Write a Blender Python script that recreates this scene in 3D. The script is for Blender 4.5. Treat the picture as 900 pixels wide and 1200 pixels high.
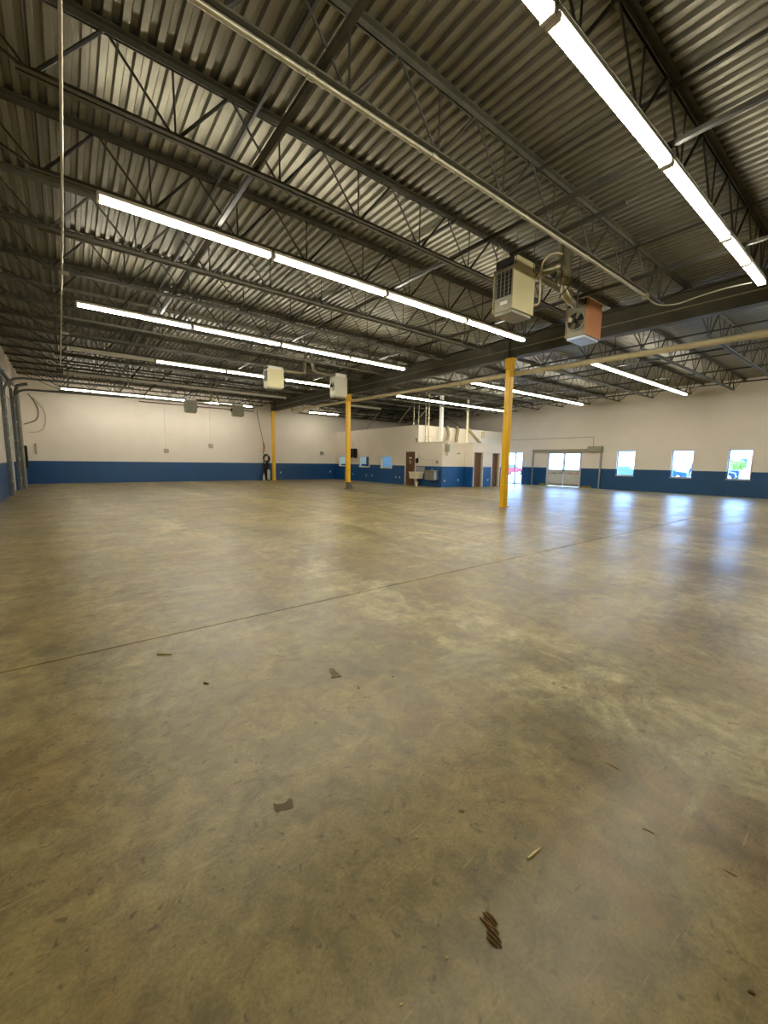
import bpy, math, random
from mathutils import Vector, Matrix
random.seed(7)
for o in list(bpy.data.objects): bpy.data.objects.remove(o)
scn = bpy.context.scene
COL = scn.collection

# ------------------------------------------------------------------ camera, world, exposure
EYE = 1.485
F_PX, YAW, PITCH, ROLL = 474.32, math.radians(52.164), -0.12419, 0.015043
_f = Vector((math.cos(YAW)*math.cos(PITCH), math.sin(YAW)*math.cos(PITCH), math.sin(PITCH)))
_r = Vector((math.sin(YAW), -math.cos(YAW), 0)); _u = _r.cross(_f)
_r2 = _r*math.cos(ROLL)+_u*math.sin(ROLL); _u2 = -_r*math.sin(ROLL)+_u*math.cos(ROLL)
cd = bpy.data.cameras.new('camera'); cam = bpy.data.objects.new('camera', cd); COL.objects.link(cam)
cd.sensor_fit = 'HORIZONTAL'; cd.sensor_width = 36.0; cd.lens = 36.0*F_PX/900.0
cd.clip_start = .05; cd.clip_end = 300
cam.matrix_world = Matrix(((_r2.x, _u2.x, -_f.x, 0), (_r2.y, _u2.y, -_f.y, 0), (_r2.z, _u2.z, -_f.z, EYE), (0, 0, 0, 1)))
scn.camera = cam

SKY = 19.0
TUBE = 68.0
w = bpy.data.worlds.new('sky'); scn.world = w; w.use_nodes = True
bg = w.node_tree.nodes['Background']; bg.inputs[0].default_value = (.26, .50, 1.0, 1); bg.inputs[1].default_value = SKY
vs = scn.view_settings; vs.view_transform = 'Standard'; vs.look = 'None'; vs.gamma = 1; vs.exposure = 0.0
vs.use_curve_mapping = False
scn.cycles.max_bounces = 8; scn.cycles.diffuse_bounces = 4; scn.cycles.glossy_bounces = 4
scn.cycles.sample_clamp_indirect = 6

# ------------------------------------------------------------------ dimensions (metres)
XL, XR = -1.8, 26.1           # overhead-door wall, windowed wall
YB, YF = 29.0, -6.5           # back wall, wall behind
XG = 11.95                    # girder / column line
ZD = 5.71                     # deck underside = top of joists
ZB = 4.96                     # underside of joist bottom chords
BLUE = 1.24
JS = 1.634; JY = [2.06+JS*i for i in range(-5, 17)]      # joists

# ------------------------------------------------------------------ material helpers
def lin(r, g, b):
    f = lambda c: c/12.92 if c <= .04045 else ((c+.055)/1.055)**2.4
    return (f(r/255), f(g/255), f(b/255), 1)
class NT:
    def __init__(s, name):
        s.m = bpy.data.materials.new(name); s.m.use_nodes = True; s.t = s.m.node_tree
        s.b = s.t.nodes['Principled BSDF']; s.out = s.t.nodes['Material Output']
    def n(s, typ, **kw):
        nd = s.t.nodes.new(typ)
        for k, v in kw.items():
            if k[0] == '_': nd.inputs[k[1:].replace('__', ' ')].default_value = v
            else: setattr(nd, k, v)
        return nd
    def l(s, a, b): s.t.links.new(a, b)
    def pos(s, scale=(1, 1, 1), obj=False):
        mp = s.n('ShaderNodeMapping'); mp.inputs['Scale'].default_value = scale
        if obj: s.l(s.n('ShaderNodeTexCoord').outputs['Object'], mp.inputs[0])
        else: s.l(s.n('ShaderNodeNewGeometry').outputs['Position'], mp.inputs[0])
        return mp.outputs[0]
    def noise(s, vec, scale, detail=4, rough=.55, dist=0):
        nd = s.n('ShaderNodeTexNoise'); nd.inputs['Scale'].default_value = scale; nd.inputs['Detail'].default_value = detail
        nd.inputs['Roughness'].default_value = rough; nd.inputs['Distortion'].default_value = dist
        s.l(vec, nd.inputs['Vector']); return nd.outputs['Fac']
    def ramp(s, fac, stops):
        r = s.n('ShaderNodeValToRGB'); e = r.color_ramp.elements
        while len(e) < len(stops): e.new(.5)
        for i, (p, c) in enumerate(stops):
            e[i].position = p; e[i].color = c if len(c) == 4 else (*c, 1)
        s.l(fac, r.inputs[0]); return r.outputs[0]
    def mix(s, fac, a, b, mode='MIX'):
        m = s.n('ShaderNodeMixRGB', blend_type=mode)
        for i, v in ((0, fac), (1, a), (2, b)):
            if hasattr(v, 'is_output'): s.l(v, m.inputs[i])
            else: m.inputs[i].default_value = v
        return m.outputs[0]
    def math(s, op, a, b=0.0):
        m = s.n('ShaderNodeMath', operation=op)
        for i, v in ((0, a), (1, b)):
            if hasattr(v, 'is_output'): s.l(v, m.inputs[i])
            else: m.inputs[i].default_value = v
        return m.outputs[0]
    def bump(s, h, strength, dist=.01):
        b = s.n('ShaderNodeBump'); b.inputs['Strength'].default_value = strength; b.inputs['Distance'].default_value = dist
        s.l(h, b.inputs['Height']); s.l(b.outputs[0], s.b.inputs['Normal'])
    def set(s, **kw):
        for k, v in kw.items():
            i = s.b.inputs[k.replace('_', ' ')]
            if hasattr(v, 'is_output'): s.l(v, i)
            else: i.default_value = v
MATS = {}
def plain(name, col, rough=.5, metal=0, var=.12, scale=6, bump=0):
    if name in MATS: return MATS[name]
    t = NT(name); p = t.pos(obj=True); n = t.noise(p, scale, 5)
    a = tuple(max(0, c*(1-var)) for c in col[:3])+(1,); b = tuple(min(1, c*(1+var)) for c in col[:3])+(1,)
    t.set(Base_Color=t.ramp(n, [(.3, a), (.7, b)]), Roughness=rough, Metallic=metal)
    if bump: t.bump(n, bump)
    MATS[name] = t.m; return t.m
def emit(name, col, s):
    t = NT(name); t.set(Base_Color=(.8, .8, .8, 1), Emission_Color=(*col, 1), Emission_Strength=s); MATS[name] = t.m; return t.m

def floor_mat():
    t = NT('concrete_floor'); p = t.pos()
    big = t.noise(p, .33, 6, .6, .6); mid = t.noise(p, 1.5, 9, .68, .9); fine = t.noise(p, 8, 8, .72, .6); grit = t.noise(p, 75, 4, .65)
    K = lambda r, g, b, k=1.0: lin(r*k*.985, g*k*.995, b*k*.925)
    g = lambda v: (v, v, v, 1)
    mul = lambda c, fac, lo, hi, a=.32, b=.68: t.mix(1.0, c, t.ramp(fac, [(a, g(lo)), (b, g(hi))]), 'MULTIPLY')
    c = t.ramp(big, [(.30, K(140, 122, 80)), (.5, K(152, 135, 93)), (.70, K(168, 152, 110))])
    # reddish-brown patina
    sw = t.noise(t.pos((1, .6, 1)), .8, 7, .66, 1.3)
    c = t.mix(t.ramp(sw, [(.47, g(0)), (.64, g(.5))]), c, K(148, 112, 70))
    # paler worn lanes running the length of the hall, darker ones beside them
    ln = t.noise(t.pos((1, .12, 1)), .6, 4, .6, .3)
    lane = t.math('MULTIPLY', t.ramp(ln, [(.48, g(0)), (.62, g(1))]), t.ramp(mid, [(.40, g(.0)), (.58, g(.8))]))
    c = t.mix(lane, c, K(196, 182, 142))
    dk = t.noise(t.pos((1, .25, 1)), .75, 6, .65, .6)
    c = mul(c, dk, 1.0, .58, .50, .68)
    c = mul(c, mid, .80, 1.15, .38, .62); c = mul(c, fine, .74, 1.18, .38, .62); c = mul(c, grit, .88, 1.10, .4, .6)
    sc = t.noise(t.pos((.4, 1.2, 1)), 1.4, 10, .75, .6)
    c = t.mix(t.ramp(sc, [(.56, g(0)), (.70, g(.6))]), c, K(206, 190, 146))
    bl = t.noise(p, 2.1, 6, .6, 1.8)
    c = t.mix(t.ramp(bl, [(.54, g(0)), (.68, g(.42))]), c, K(84, 74, 50))
    sp = t.noise(p, 20, 4, .55, .5)
    c = t.mix(t.ramp(sp, [(.62, g(0)), (.70, g(.6))]), c, K(72, 60, 36))
    scr = t.noise(t.pos((.5, 9, 1)), 5, 2, .5, 2.5)
    c = t.mix(t.ramp(scr, [(.68, g(0)), (.72, g(.3))]), c, K(196, 182, 140))
    rr = t.ramp(t.mix(.6, mid, t.noise(t.pos((.5, 1.6, 1)), 1.3, 6, .6)), [(.38, g(.288)), (.60, g(.40))])
    t.set(Base_Color=c, Roughness=rr); t.b.inputs['Specular IOR Level'].default_value = .42
    h = t.mix(.35, t.noise(t.pos((1, 1, 1)), 3.2, 7, .6), fine)
    t.bump(h, .18, .02)
    return t.m
def wall_mat(name, white, blue, zb=BLUE, block=True):
    t = NT(name); p = t.pos(); n = t.noise(p, 1.1, 6); f = t.noise(p, 30, 4)
    v = t.mix(.3, n, f)
    wc = t.mix(.25, white, t.ramp(v, [(.35, tuple(c*.80 for c in white[:3])), (.65, tuple(min(1, c*1.08) for c in white[:3]))]))
    bc = t.mix(.4, blue, t.ramp(v, [(.35, tuple(c*.75 for c in blue[:3])), (.65, tuple(c*1.25 for c in blue[:3]))]))
    sep = t.n('ShaderNodeSeparateXYZ'); t.l(t.pos(), sep.inputs[0])
    edge = t.math('ADD', sep.outputs[2], t.math('MULTIPLY', t.math('SUBTRACT', f, .5), .012))
    c = t.mix(t.math('GREATER_THAN', edge, zb), bc, wc)
    # floor-level scuffs
    sc = t.ramp(t.noise(t.pos((1, 1, .6)), 5, 5, .6), [(.62, (0, 0, 0)), (.72, (.5, .5, .5))])
    low = t.math('LESS_THAN', sep.outputs[2], .25)
    c = t.mix(t.math('MULTIPLY', sc, low), c, lin(110, 104, 84))
    rough = t.mix(t.math('GREATER_THAN', sep.outputs[2], zb), (.38, .38, .38, 1), (.6, .6, .6, 1))
    t.set(Base_Color=c, Roughness=rough)
    if block: t.bump(f, .12, .01)
    return t.m
def deck_mat():
    t = NT('galvanised_deck'); p = t.pos(); n = t.noise(p, .8, 5, .6); f = t.noise(t.pos((1, .15, 1)), 14, 5, .6)
    c = t.ramp(t.mix(.5, n, f), [(.3, lin(98, 94, 77)), (.7, lin(132, 127, 108))])
    t.set(Base_Color=c, Metallic=.75, Roughness=t.ramp(f, [(.3, (.33, .33, .33)), (.7, (.5, .5, .5))]))
    t.bump(n, .15, .02); return t.m
def glass_mat():
    t = NT('window_glass'); g = t.n('ShaderNodeBsdfGlossy'); g.inputs['Roughness'].default_value = .02
    tr = t.n('ShaderNodeBsdfTransparent'); tr.inputs[0].default_value = (.93, .96, .97, 1)
    m = t.n('ShaderNodeMixShader'); fr = t.n('ShaderNodeLayerWeight'); fr.inputs[0].default_value = .25
    t.l(t.math('ADD', t.math('MULTIPLY', t.math('POWER', fr.outputs['Facing'], 4.0), .35), .04), m.inputs[0]); t.l(tr.outputs[0], m.inputs[1]); t.l(g.outputs[0], m.inputs[2]); t.l(m.outputs[0], t.out.inputs[0])
    return t.m
def wood_mat(name, a, b):
    t = NT(name); p = t.pos((9, 9, .7)); n = t.noise(p, 2.4, 6, .6, 1.2)
    t.set(Base_Color=t.ramp(n, [(.3, a), (.7, b)]), Roughness=.6); return t.m

M_FLOOR = floor_mat()
M_WALL = wall_mat('painted_block_wall', lin(236, 226, 208), lin(16, 70, 118))
M_WALLR = wall_mat('painted_panel_wall', lin(230, 220, 204), lin(18, 70, 112))
M_PART = wall_mat('painted_partition', lin(236, 225, 205), lin(18, 78, 134))
M_DECK = deck_mat(); M_GLASS = glass_mat()
M_STEEL = plain('grey_joist_steel', lin(80, 77, 62), .55, .15, .25, 4)
M_STEELD = plain('dark_web_steel', lin(56, 53, 42), .55, .15, .25, 5)
M_GIRD = plain('girder_steel', lin(82, 78, 60), .55, .1, .2, 2)
M_YEL = plain('yellow_paint', lin(242, 188, 22), .32, 0, .07, 3)
M_YELD = plain('worn_base_steel', lin(86, 80, 66), .6, .1, .3, 8)
M_PIPE = plain('pale_pipe', lin(206, 192, 152), .45, 0, .1, 4)
M_COND = plain('galvanised_conduit', lin(176, 170, 146), .38, .6, .12, 8)
M_WHITE = plain('white_enamel', lin(228, 224, 212), .4, 0, .04, 5)
M_HOUS = plain('fixture_enamel', lin(196, 190, 172), .4, 0, .06, 5)
M_DEAD = plain('dead_tube_glass', lin(214, 210, 196), .2, 0, .04, 5)
M_BEIGE = plain('heater_beige', lin(204, 194, 146), .42, .05, .06, 3)
M_BEIGEG = plain('heater_grey_beige', lin(190, 184, 160), .42, .1, .06, 3)
M_ORANGE = plain('heater_orange_panel', lin(196, 134, 92), .45, .05, .1, 3)
M_HGREY = plain('heater_grey', lin(150, 145, 122), .45, .1, .1, 3)
M_PALEB = plain('pale_blue_tray', lin(206, 220, 245), .3, .1, .06, 4)  # pale blue tone for the orange heater's burner tray
M_BLACK = plain('black_plastic', lin(12, 11, 10), .7, 0, .2, 4)
M_DARK = plain('dark_cavity', lin(30, 28, 22), .7, 0, .3, 4)
M_FLUE = plain('galvanised_flue', lin(150, 142, 114), .33, .8, .15, 5)
M_FLEX = plain('flexible_duct', lin(138, 126, 92), .5, .35, .18, 14)
M_DOOR = wood_mat('brown_door', lin(82, 50, 12), lin(108, 70, 26))
M_FRAME = plain('white_trim', lin(228, 222, 206), .45, 0, .05, 4)
M_ALU = plain('aluminium_frame', lin(170, 170, 168), .35, .6, .06, 4)
M_GREYD = plain('grey_door_paint', lin(196, 194, 184), .5, 0, .08, 3)
M_SINK = plain('cream_sink', lin(236, 226, 196), .35, 0, .05, 3)
M_STAIN = plain('stainless_steel', lin(176, 168, 148), .28, .85, .1, 5)
M_PLATE = plain('outlet_plate', lin(226, 220, 206), .5, 0, .03, 3)
M_BOX = plain('grey_electrical_box', lin(158, 154, 134), .5, .2, .08, 5)
M_CABLE = plain('black_cable', lin(40, 38, 32), .5, 0, .2, 5)
M_TRACK = plain('track_steel', lin(104, 106, 100), .45, .4, .25, 6)
M_BROWNP = plain('brown_pipe', lin(110, 76, 56), .5, .2, .15, 6)
M_ORNG = plain('orange_rubber', lin(160, 104, 72), .5, 0, .1, 5)
M_TUBE = emit('lit_fluorescent_tube', (1.0, .955, .84), TUBE)

# ------------------------------------------------------------------ mesh helpers (world coordinates)
class MB:
    def __init__(s): s.v = []; s.f = []
    def add(s, vs, fs):
        k = len(s.v); s.v += [tuple(v) for v in vs]; s.f += [tuple(i+k for i in f) for f in fs]; return s
    def box(s, x0, x1, y0, y1, z0, z1):
        return s.add([(x, y, z) for x in (x0, x1) for y in (y0, y1) for z in (z0, z1)],
                     [(0, 1, 3, 2), (4, 6, 7, 5), (0, 4, 5, 1), (2, 3, 7, 6), (0, 2, 6, 4), (1, 5, 7, 3)])
    def bbox(s, x0, x1, y0, y1, z0, z1, b=.01):          # box with chamfered edges
        c = [((x0+x1)/2, (x1-x0)/2), ((y0+y1)/2, (y1-y0)/2), ((z0+z1)/2, (z1-z0)/2)]
        vs = []; idx = {}
        for sx in (-1, 1):
            for sy in (-1, 1):
                for sz in (-1, 1):
                    for a in range(3):
                        h = [c[i][1]-(0 if i == a else b) for i in range(3)]
                        idx[(sx, sy, sz, a)] = len(vs)
                        vs.append((c[0][0]+sx*h[0], c[1][0]+sy*h[1], c[2][0]+sz*h[2]))
        fs = []
        def q(*k): fs.append(tuple(idx[i] for i in k))
        for sg in (-1, 1):
            q((sg, -1, -1, 0), (sg, 1, -1, 0), (sg, 1, 1, 0), (sg, -1, 1, 0))
            q((-1, sg, -1, 1), (-1, sg, 1, 1), (1, sg, 1, 1), (1, sg, -1, 1))
            q((-1, -1, sg, 2), (1, -1, sg, 2), (1, 1, sg, 2), (-1, 1, sg, 2))
        for a in (-1, 1):
            for d in (-1, 1):
                q((a, d, -1, 0), (a, d, 1, 0), (a, d, 1, 1), (a, d, -1, 1))
                q((a, -1, d, 0), (a, 1, d, 0), (a, 1, d, 2), (a, -1, d, 2))
                q((-1, a, d, 1), (1, a, d, 1), (1, a, d, 2), (-1, a, d, 2))
        for sx in (-1, 1):
            for sy in (-1, 1):
                for sz in (-1, 1): q((sx, sy, sz, 0), (sx, sy, sz, 1), (sx, sy, sz, 2))
        return s.add(vs, fs)
    def tube(s, pts, r, n=8, cap=True):
        pts = [Vector(p) for p in pts]; rs = r if isinstance(r, (list, tuple)) else [r]*len(pts)
        rings = []; up = None
        for i, p in enumerate(pts):
            d = (pts[min(i+1, len(pts)-1)]-pts[max(i-1, 0)]).normalized()
            if up is None: up = Vector((0, 0, 1)) if abs(d.z) < .9 else Vector((1, 0, 0))
            a = (up-d*up.dot(d)).normalized(); b = d.cross(a); up = a
            rings.append([p+(a*math.cos(2*math.pi*(j+.5)/n)+b*math.sin(2*math.pi*(j+.5)/n))*rs[i] for j in range(n)])
        vs = [v for R in rings for v in R]; fs = []
        for i in range(len(pts)-1):
            for j in range(n): fs.append((i*n+j, i*n+(j+1) % n, (i+1)*n+(j+1) % n, (i+1)*n+j))
        if cap: fs += [tuple(range(n-1, -1, -1)), tuple((len(pts)-1)*n+j for j in range(n))]
        return s.add(vs, fs)
    def prism(s, poly, axis, a, b):                       # poly in the two other axes, extruded along axis
        n = len(poly); put = lambda p, t: {0: (t, p[0], p[1]), 1: (p[0], t, p[1]), 2: (p[0], p[1], t)}[axis]
        return s.add([put(p, a) for p in poly]+[put(p, b) for p in poly],
                     [tuple(range(n-1, -1, -1)), tuple(range(n, 2*n))]+[(i, (i+1) % n, n+(i+1) % n, n+i) for i in range(n)])
    def lathe(s, prof, c, n=16, axis=2):
        vs = []; fs = []
        for r, z in prof:
            for j in range(n):
                a = 2*math.pi*j/n; p = [r*math.cos(a), r*math.sin(a)]
                q = {2: (p[0], p[1], z), 0: (z, p[0], p[1]), 1: (p[0], z, p[1])}[axis]
                vs.append((c[0]+q[0], c[1]+q[1], c[2]+q[2]))
        for i in range(len(prof)-1):
            for j in range(n): fs.append((i*n+j, i*n+(j+1) % n, (i+1)*n+(j+1) % n, (i+1)*n+j))
        fs += [tuple(range(n)), tuple((len(prof)-1)*n+j for j in range(n))]
        return s.add(vs, fs)
    def torus(s, c, R, r, axis=1, n=20, m=8, squash=1):
        pts = []
        vs = []; fs = []
        for i in range(n):
            a = 2*math.pi*i/n
            for j in range(m):
                b = 2*math.pi*j/m; q = R+r*math.cos(b); u, v, w_ = q*math.cos(a), q*math.sin(a)*squash, r*math.sin(b)
                p = {1: (u, w_, v), 0: (w_, u, v), 2: (u, v, w_)}[axis]; vs.append((c[0]+p[0], c[1]+p[1], c[2]+p[2]))
        for i in range(n):
            for j in range(m): fs.append((i*m+j, ((i+1) % n)*m+j, ((i+1) % n)*m+(j+1) % m, i*m+(j+1) % m))
        return s.add(vs, fs)
    def mesh(s, name, mat, off=(0, 0, 0), smooth=False):
        me = bpy.data.meshes.new(name); me.from_pydata([(v[0]-off[0], v[1]-off[1], v[2]-off[2]) for v in s.v], [], s.f)
        import bmesh
        bm = bmesh.new(); bm.from_mesh(me); bmesh.ops.recalc_face_normals(bm, faces=bm.faces); bm.to_mesh(me); bm.free()
        me.materials.append(mat)
        if smooth: me.polygons.foreach_set('use_smooth', [True]*len(me.polygons)); me.set_sharp_from_angle(angle=math.radians(38))
        me.update(); return me
    def base(s):
        xs, ys, zs = zip(*s.v); return ((min(xs)+max(xs))/2, (min(ys)+max(ys))/2, min(zs))
def cr(pts, n=6):
    P_ = [Vector(p) for p in pts]; out = []
    for i in range(len(P_)-1):
        a, b, c, d = P_[max(i-1, 0)], P_[i], P_[i+1], P_[min(i+2, len(P_)-1)]
        for k in range(n):
            t = k/n; out.append(.5*((2*b)+(c-a)*t+(2*a-5*b+4*c-d)*t*t+(3*b-a-3*c+d)*t**3))
    return out+[P_[-1]]
OFF = {}
def link(name, me, loc=(0, 0, 0), parent=None):
    o = bpy.data.objects.new(name, me); COL.objects.link(o); o.location = loc
    if parent is not None: o.parent = parent
    return o
def tag(o, label=None, cat=None, group=None, kind=None):
    for k, v in (('label', label), ('category', cat), ('group', group), ('kind', kind)):
        if v: o[k] = v
    return o
def thing(name, label, cat, loc=(0, 0, 0), group=None):
    o = link(name, None, loc); o.empty_display_size = .1; OFF[o.name] = tuple(loc); return tag(o, label, cat, group)
def part(name, mb, mat, parent, smooth=False, label=None):
    off = OFF[parent.name]; o = link(name, mb.mesh(name, mat, off, smooth), (0, 0, 0), parent); OFF[o.name] = off
    return tag(o, label)
def single(name, label, cat, mb, mat, smooth=False, group=None):
    b = mb.base(); o = link(name, mb.mesh(name, mat, b, smooth), b); OFF[o.name] = b; return tag(o, label, cat, group)
def struct(name, mb, mat, label=None, smooth=False):
    b = mb.base(); o = link(name, mb.mesh(name, mat, b, smooth), b); OFF[o.name] = b; return tag(o, label, kind='structure')
def sempty(name, loc, label=None):
    o = link(name, None, loc); OFF[o.name] = tuple(loc); return tag(o, label, kind='structure')
def copy_tree(o, parent=None):
    c = o.copy(); COL.objects.link(c)
    if parent is not None: c.parent = parent
    OFF[c.name] = OFF.get(o.name, (0, 0, 0))
    for ch in list(o.children): copy_tree(ch, c)
    return c
ORD = ['', 'first', 'second', 'third', 'fourth', 'fifth', 'sixth', 'seventh', 'eighth', 'ninth', 'tenth', 'eleventh', 'twelfth', 'thirteenth',
       'fourteenth', 'fifteenth', 'sixteenth', 'seventeenth', 'eighteenth', 'nineteenth', 'twentieth', 'twenty-first', 'twenty-second', 'twenty-third']
def holed(axis, a, b, u0, u1, z0, z1, holes):
    """wall slab between a and b along axis (0 = X, 1 = Y); holes = (u0,u1,z0,z1)"""
    us = sorted({u0, u1, *[h[0] for h in holes], *[h[1] for h in holes]}); zs = sorted({z0, z1, *[h[2] for h in holes], *[h[3] for h in holes]})
    m = MB()
    for i in range(len(us)-1):
        for k in range(len(zs)-1):
            cu, cz = (us[i]+us[i+1])/2, (zs[k]+zs[k+1])/2
            if any(h[0] < cu < h[1] and h[2] < cz < h[3] for h in holes): continue
            if axis == 0: m.box(a, b, us[i], us[i+1], zs[k], zs[k+1])
            else: m.box(us[i], us[i+1], a, b, zs[k], zs[k+1])
    return m

# ------------------------------------------------------------------ the shell
YJ = 3.685                                            # saw-cut joint in the slab
fl = sempty('floor', (12, 11, 0), 'tan sealed concrete floor')
part('floor_slab', MB().box(XL-.2, XR+.2, YF-.2, YJ-.007, -.2, 0), M_FLOOR, fl)
part('floor_slab', MB().box(XL-.2, XR+.2, YJ+.007, YB+.2, -.2, 0), M_FLOOR, fl)
part('joint_filler', MB().box(XL, XR, YJ-.007, YJ+.007, -.05, -.012), M_DARK, fl)

# roof deck: profiled sheets, ribs across the joists
ce = sempty('ceiling', (12, 11, ZD), 'corrugated galvanised roof deck')
P = .1524; NR = 6; prof = []
for i in range(NR):
    x = i*P; prof += [(x, 0), (x+.062, 0), (x+.080, .045), (x+.134, .045)]
prof.append((NR*P, 0)); prof.append((NR*P+.02, 0))
vs = []; fs = []
for x, z in prof: vs += [(x, 0, z), (x, YB-YF+.2, z)]
for i in range(len(prof)-1): fs.append((2*i, 2*i+1, 2*i+3, 2*i+2))
m = MB().add(vs, fs); deck_me = m.mesh('deck_sheet', M_DECK)
x = XL-.1; k = 0
while x < XR+.2:
    o = link('deck_sheet', deck_me, (x-12, YF-.1-11, .0006*(k % 2)), ce); x += NR*P; k += 1
part('roof_top', MB().box(XL-.3, XR+1.2, YF-.3, YB+.3, ZD+.08, ZD+.2), M_HGREY, ce)

struct('wall_back', MB().box(XL-.2, XR+.2, YB, YB+.2, 0, ZD+.08), M_WALL, 'white block wall with blue wainscot')
struct('wall_front', MB().box(XL-.2, XR+.2, YF-.2, YF, 0, ZD+.08), M_WALL)
DOOR_L = [(20.55, 23.75, 0, 3.9)]
struct('wall_left', holed(0, XL-.2, XL, YF, YB, 0, ZD+.08, DOOR_L), M_WALL)
WIN = [(9.87, 10.85), (7.05, 8.03), (4.68, 5.62)]; WZ = (.85, 2.33)
DBL = (12.97, 15.36, 0, 2.28); GLS = (17.28, 18.85, 0, 2.3)
struct('wall_right', holed(0, XR, XR+.2, YF, YB, 0, ZD+.08, [(a, b, *WZ) for a, b in WIN]+[DBL, GLS]), M_WALLR, 'white panel wall with blue wainscot and windows')
struct('trim_1', MB().box(XR-.012, XR, YF, YB, 4.79, 4.83), M_WALLR, 'thin horizontal panel seam')

# partition block (offices): tall box and lower box in front of it
PX = 17.4
OW = [(21.66, 22.76, 1.08, 1.82), (24.26, 25.42, 1.10, 1.82), (27.35, 28.35, 1.12, 1.84)]
struct('wall_partition_side', holed(0, PX, PX+.12, 19.0, YB, 0, 3.78, OW), M_PART, 'white and blue office partition wall with small windows')
struct('wall_partition_low_side', MB().box(PX, PX+.12, 16.9, 19.0, 0, 2.68), M_PART)
struct('wall_partition_low_front', MB().box(PX+.12, 19.4, 16.9, 17.02, 0, 2.68), M_PART)
struct('wall_partition_step', MB().box(19.4, 19.52, 16.3, 17.02, 0, 2.68), M_PART)
D2 = (19.56, 20.38, 0, 2.12); D3 = (21.3, 22.06, 0, 2.12)
struct('wall_partition_doors', holed(1, 16.3, 16.5, 19.52, 22.7, 0, 2.68, [D2, D3]), M_PART)
struct('wall_partition_end', MB().box(22.7, 22.82, 16.3, 19.0, 0, 2.68), M_PART)
struct('wall_partition_upper', MB().box(PX+.12, XR, 19.0, 19.12, 0, 3.78), M_PART)
struct('ceiling_low_office', MB().box(PX+.12, 22.7, 17.02, 19.0, 2.56, 2.66).box(19.52, 22.7, 16.5, 17.02, 2.56, 2.66), M_FRAME)
struct('ceiling_tall_office', MB().box(PX+.12, XR, 19.12, YB, 3.66, 3.76), M_FRAME)
M_INT = plain('office_interior_paint', lin(150, 190, 226), .6, 0, .05, 2)
struct('wall_office_interior', MB().box(20.6, 20.7, 19.12, YB, 0, 3.66), M_INT)
M_PANEL = emit('added_office_glow', (.55, .78, 1.0), 5.0)  # unseen glowing panel, added so the office reads as lit through its windows
ol = thing('added_office_panel', 'pale blue glowing panel added to light the office interior', 'light', (19.1, 24.5, 3.6))
part('diffuser', MB().box(18.5, 19.7, 20.5, 28.5, 3.6, 3.63), M_PANEL, ol)
part('frame', MB().box(18.45, 19.75, 20.45, 28.55, 3.63, 3.66), M_FRAME, ol)

# partition windows
for i, (y0, y1, z0, z1) in enumerate(OW):
    wn = sempty('window_%d' % (i+4), (PX, (y0+y1)/2, z0), ['small office window with white frame beside the brown door', 'small office window with half-drawn dark blind', 'small office window behind the yellow column'][i])
    t = .07
    for nm, b in (('window_frame', (PX-.03, PX+.1, y0-t, y0+.02, z0-t, z1+t)), ('window_frame', (PX-.03, PX+.1, y1-.02, y1+t, z0-t, z1+t)),
                  ('window_frame', (PX-.03, PX+.1, y0, y1, z1-.02, z1+t)), ('window_sill', (PX-.06, PX+.1, y0-t, y1+t, z0-t, z0+.02))):
        part(nm, MB().box(*b), M_FRAME, wn)
    part('pane', MB().box(PX+.05, PX+.056, y0, y1, z0, z1), M_GLASS, wn)
    if i == 1: part('blind', MB().box(PX+.075, PX+.085, y0, y0+.48, z0, z1), plain('dark_blind', lin(58, 84, 112), .7), wn)

# windowed wall: three windows, double door, glass entrance
for i, (a, b) in enumerate(WIN):
    wn = sempty('window_%d' % (i+1), (XR+.1, (a+b)/2, WZ[0]), ['narrow window beside the roller frame', 'narrow window between two others', 'narrow window showing a parked dark truck'][i])
    for bx in ((a, a+.05, *WZ), (b-.05, b, *WZ), (a+.05, b-.05, WZ[0], WZ[0]+.05), (a+.05, b-.05, WZ[1]-.05, WZ[1])):
        part('window_frame', MB().box(XR+.09, XR+.15, bx[0], bx[1], bx[2], bx[3]), M_ALU, wn)
    part('pane', MB().box(XR+.115, XR+.121, a+.05, b-.05, WZ[0]+.05, WZ[1]-.05), M_GLASS, wn)
    part('window_sill', MB().box(XR-.015, XR+.1, a-.02, b+.02, WZ[0]-.025, WZ[0]), M_FRAME, wn)
dd = sempty('door_4', (XR+.1, 14.16, 0), 'pale grey double door with two large panes')
y0, y1, _, z1 = DBL
part('door_frame', MB().box(XR-.02, XR+.16, y0, y0+.07, 0, z1).box(XR-.02, XR+.16, y1-.07, y1, 0, z1).box(XR-.02, XR+.16, y0+.07, y1-.07, z1-.06, z1), M_GREYD, dd)
M_MARKD = plain('dark_marking', lin(70, 72, 76), .6); M_MARKO = plain('orange_marking', lin(176, 96, 58), .6)
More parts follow.
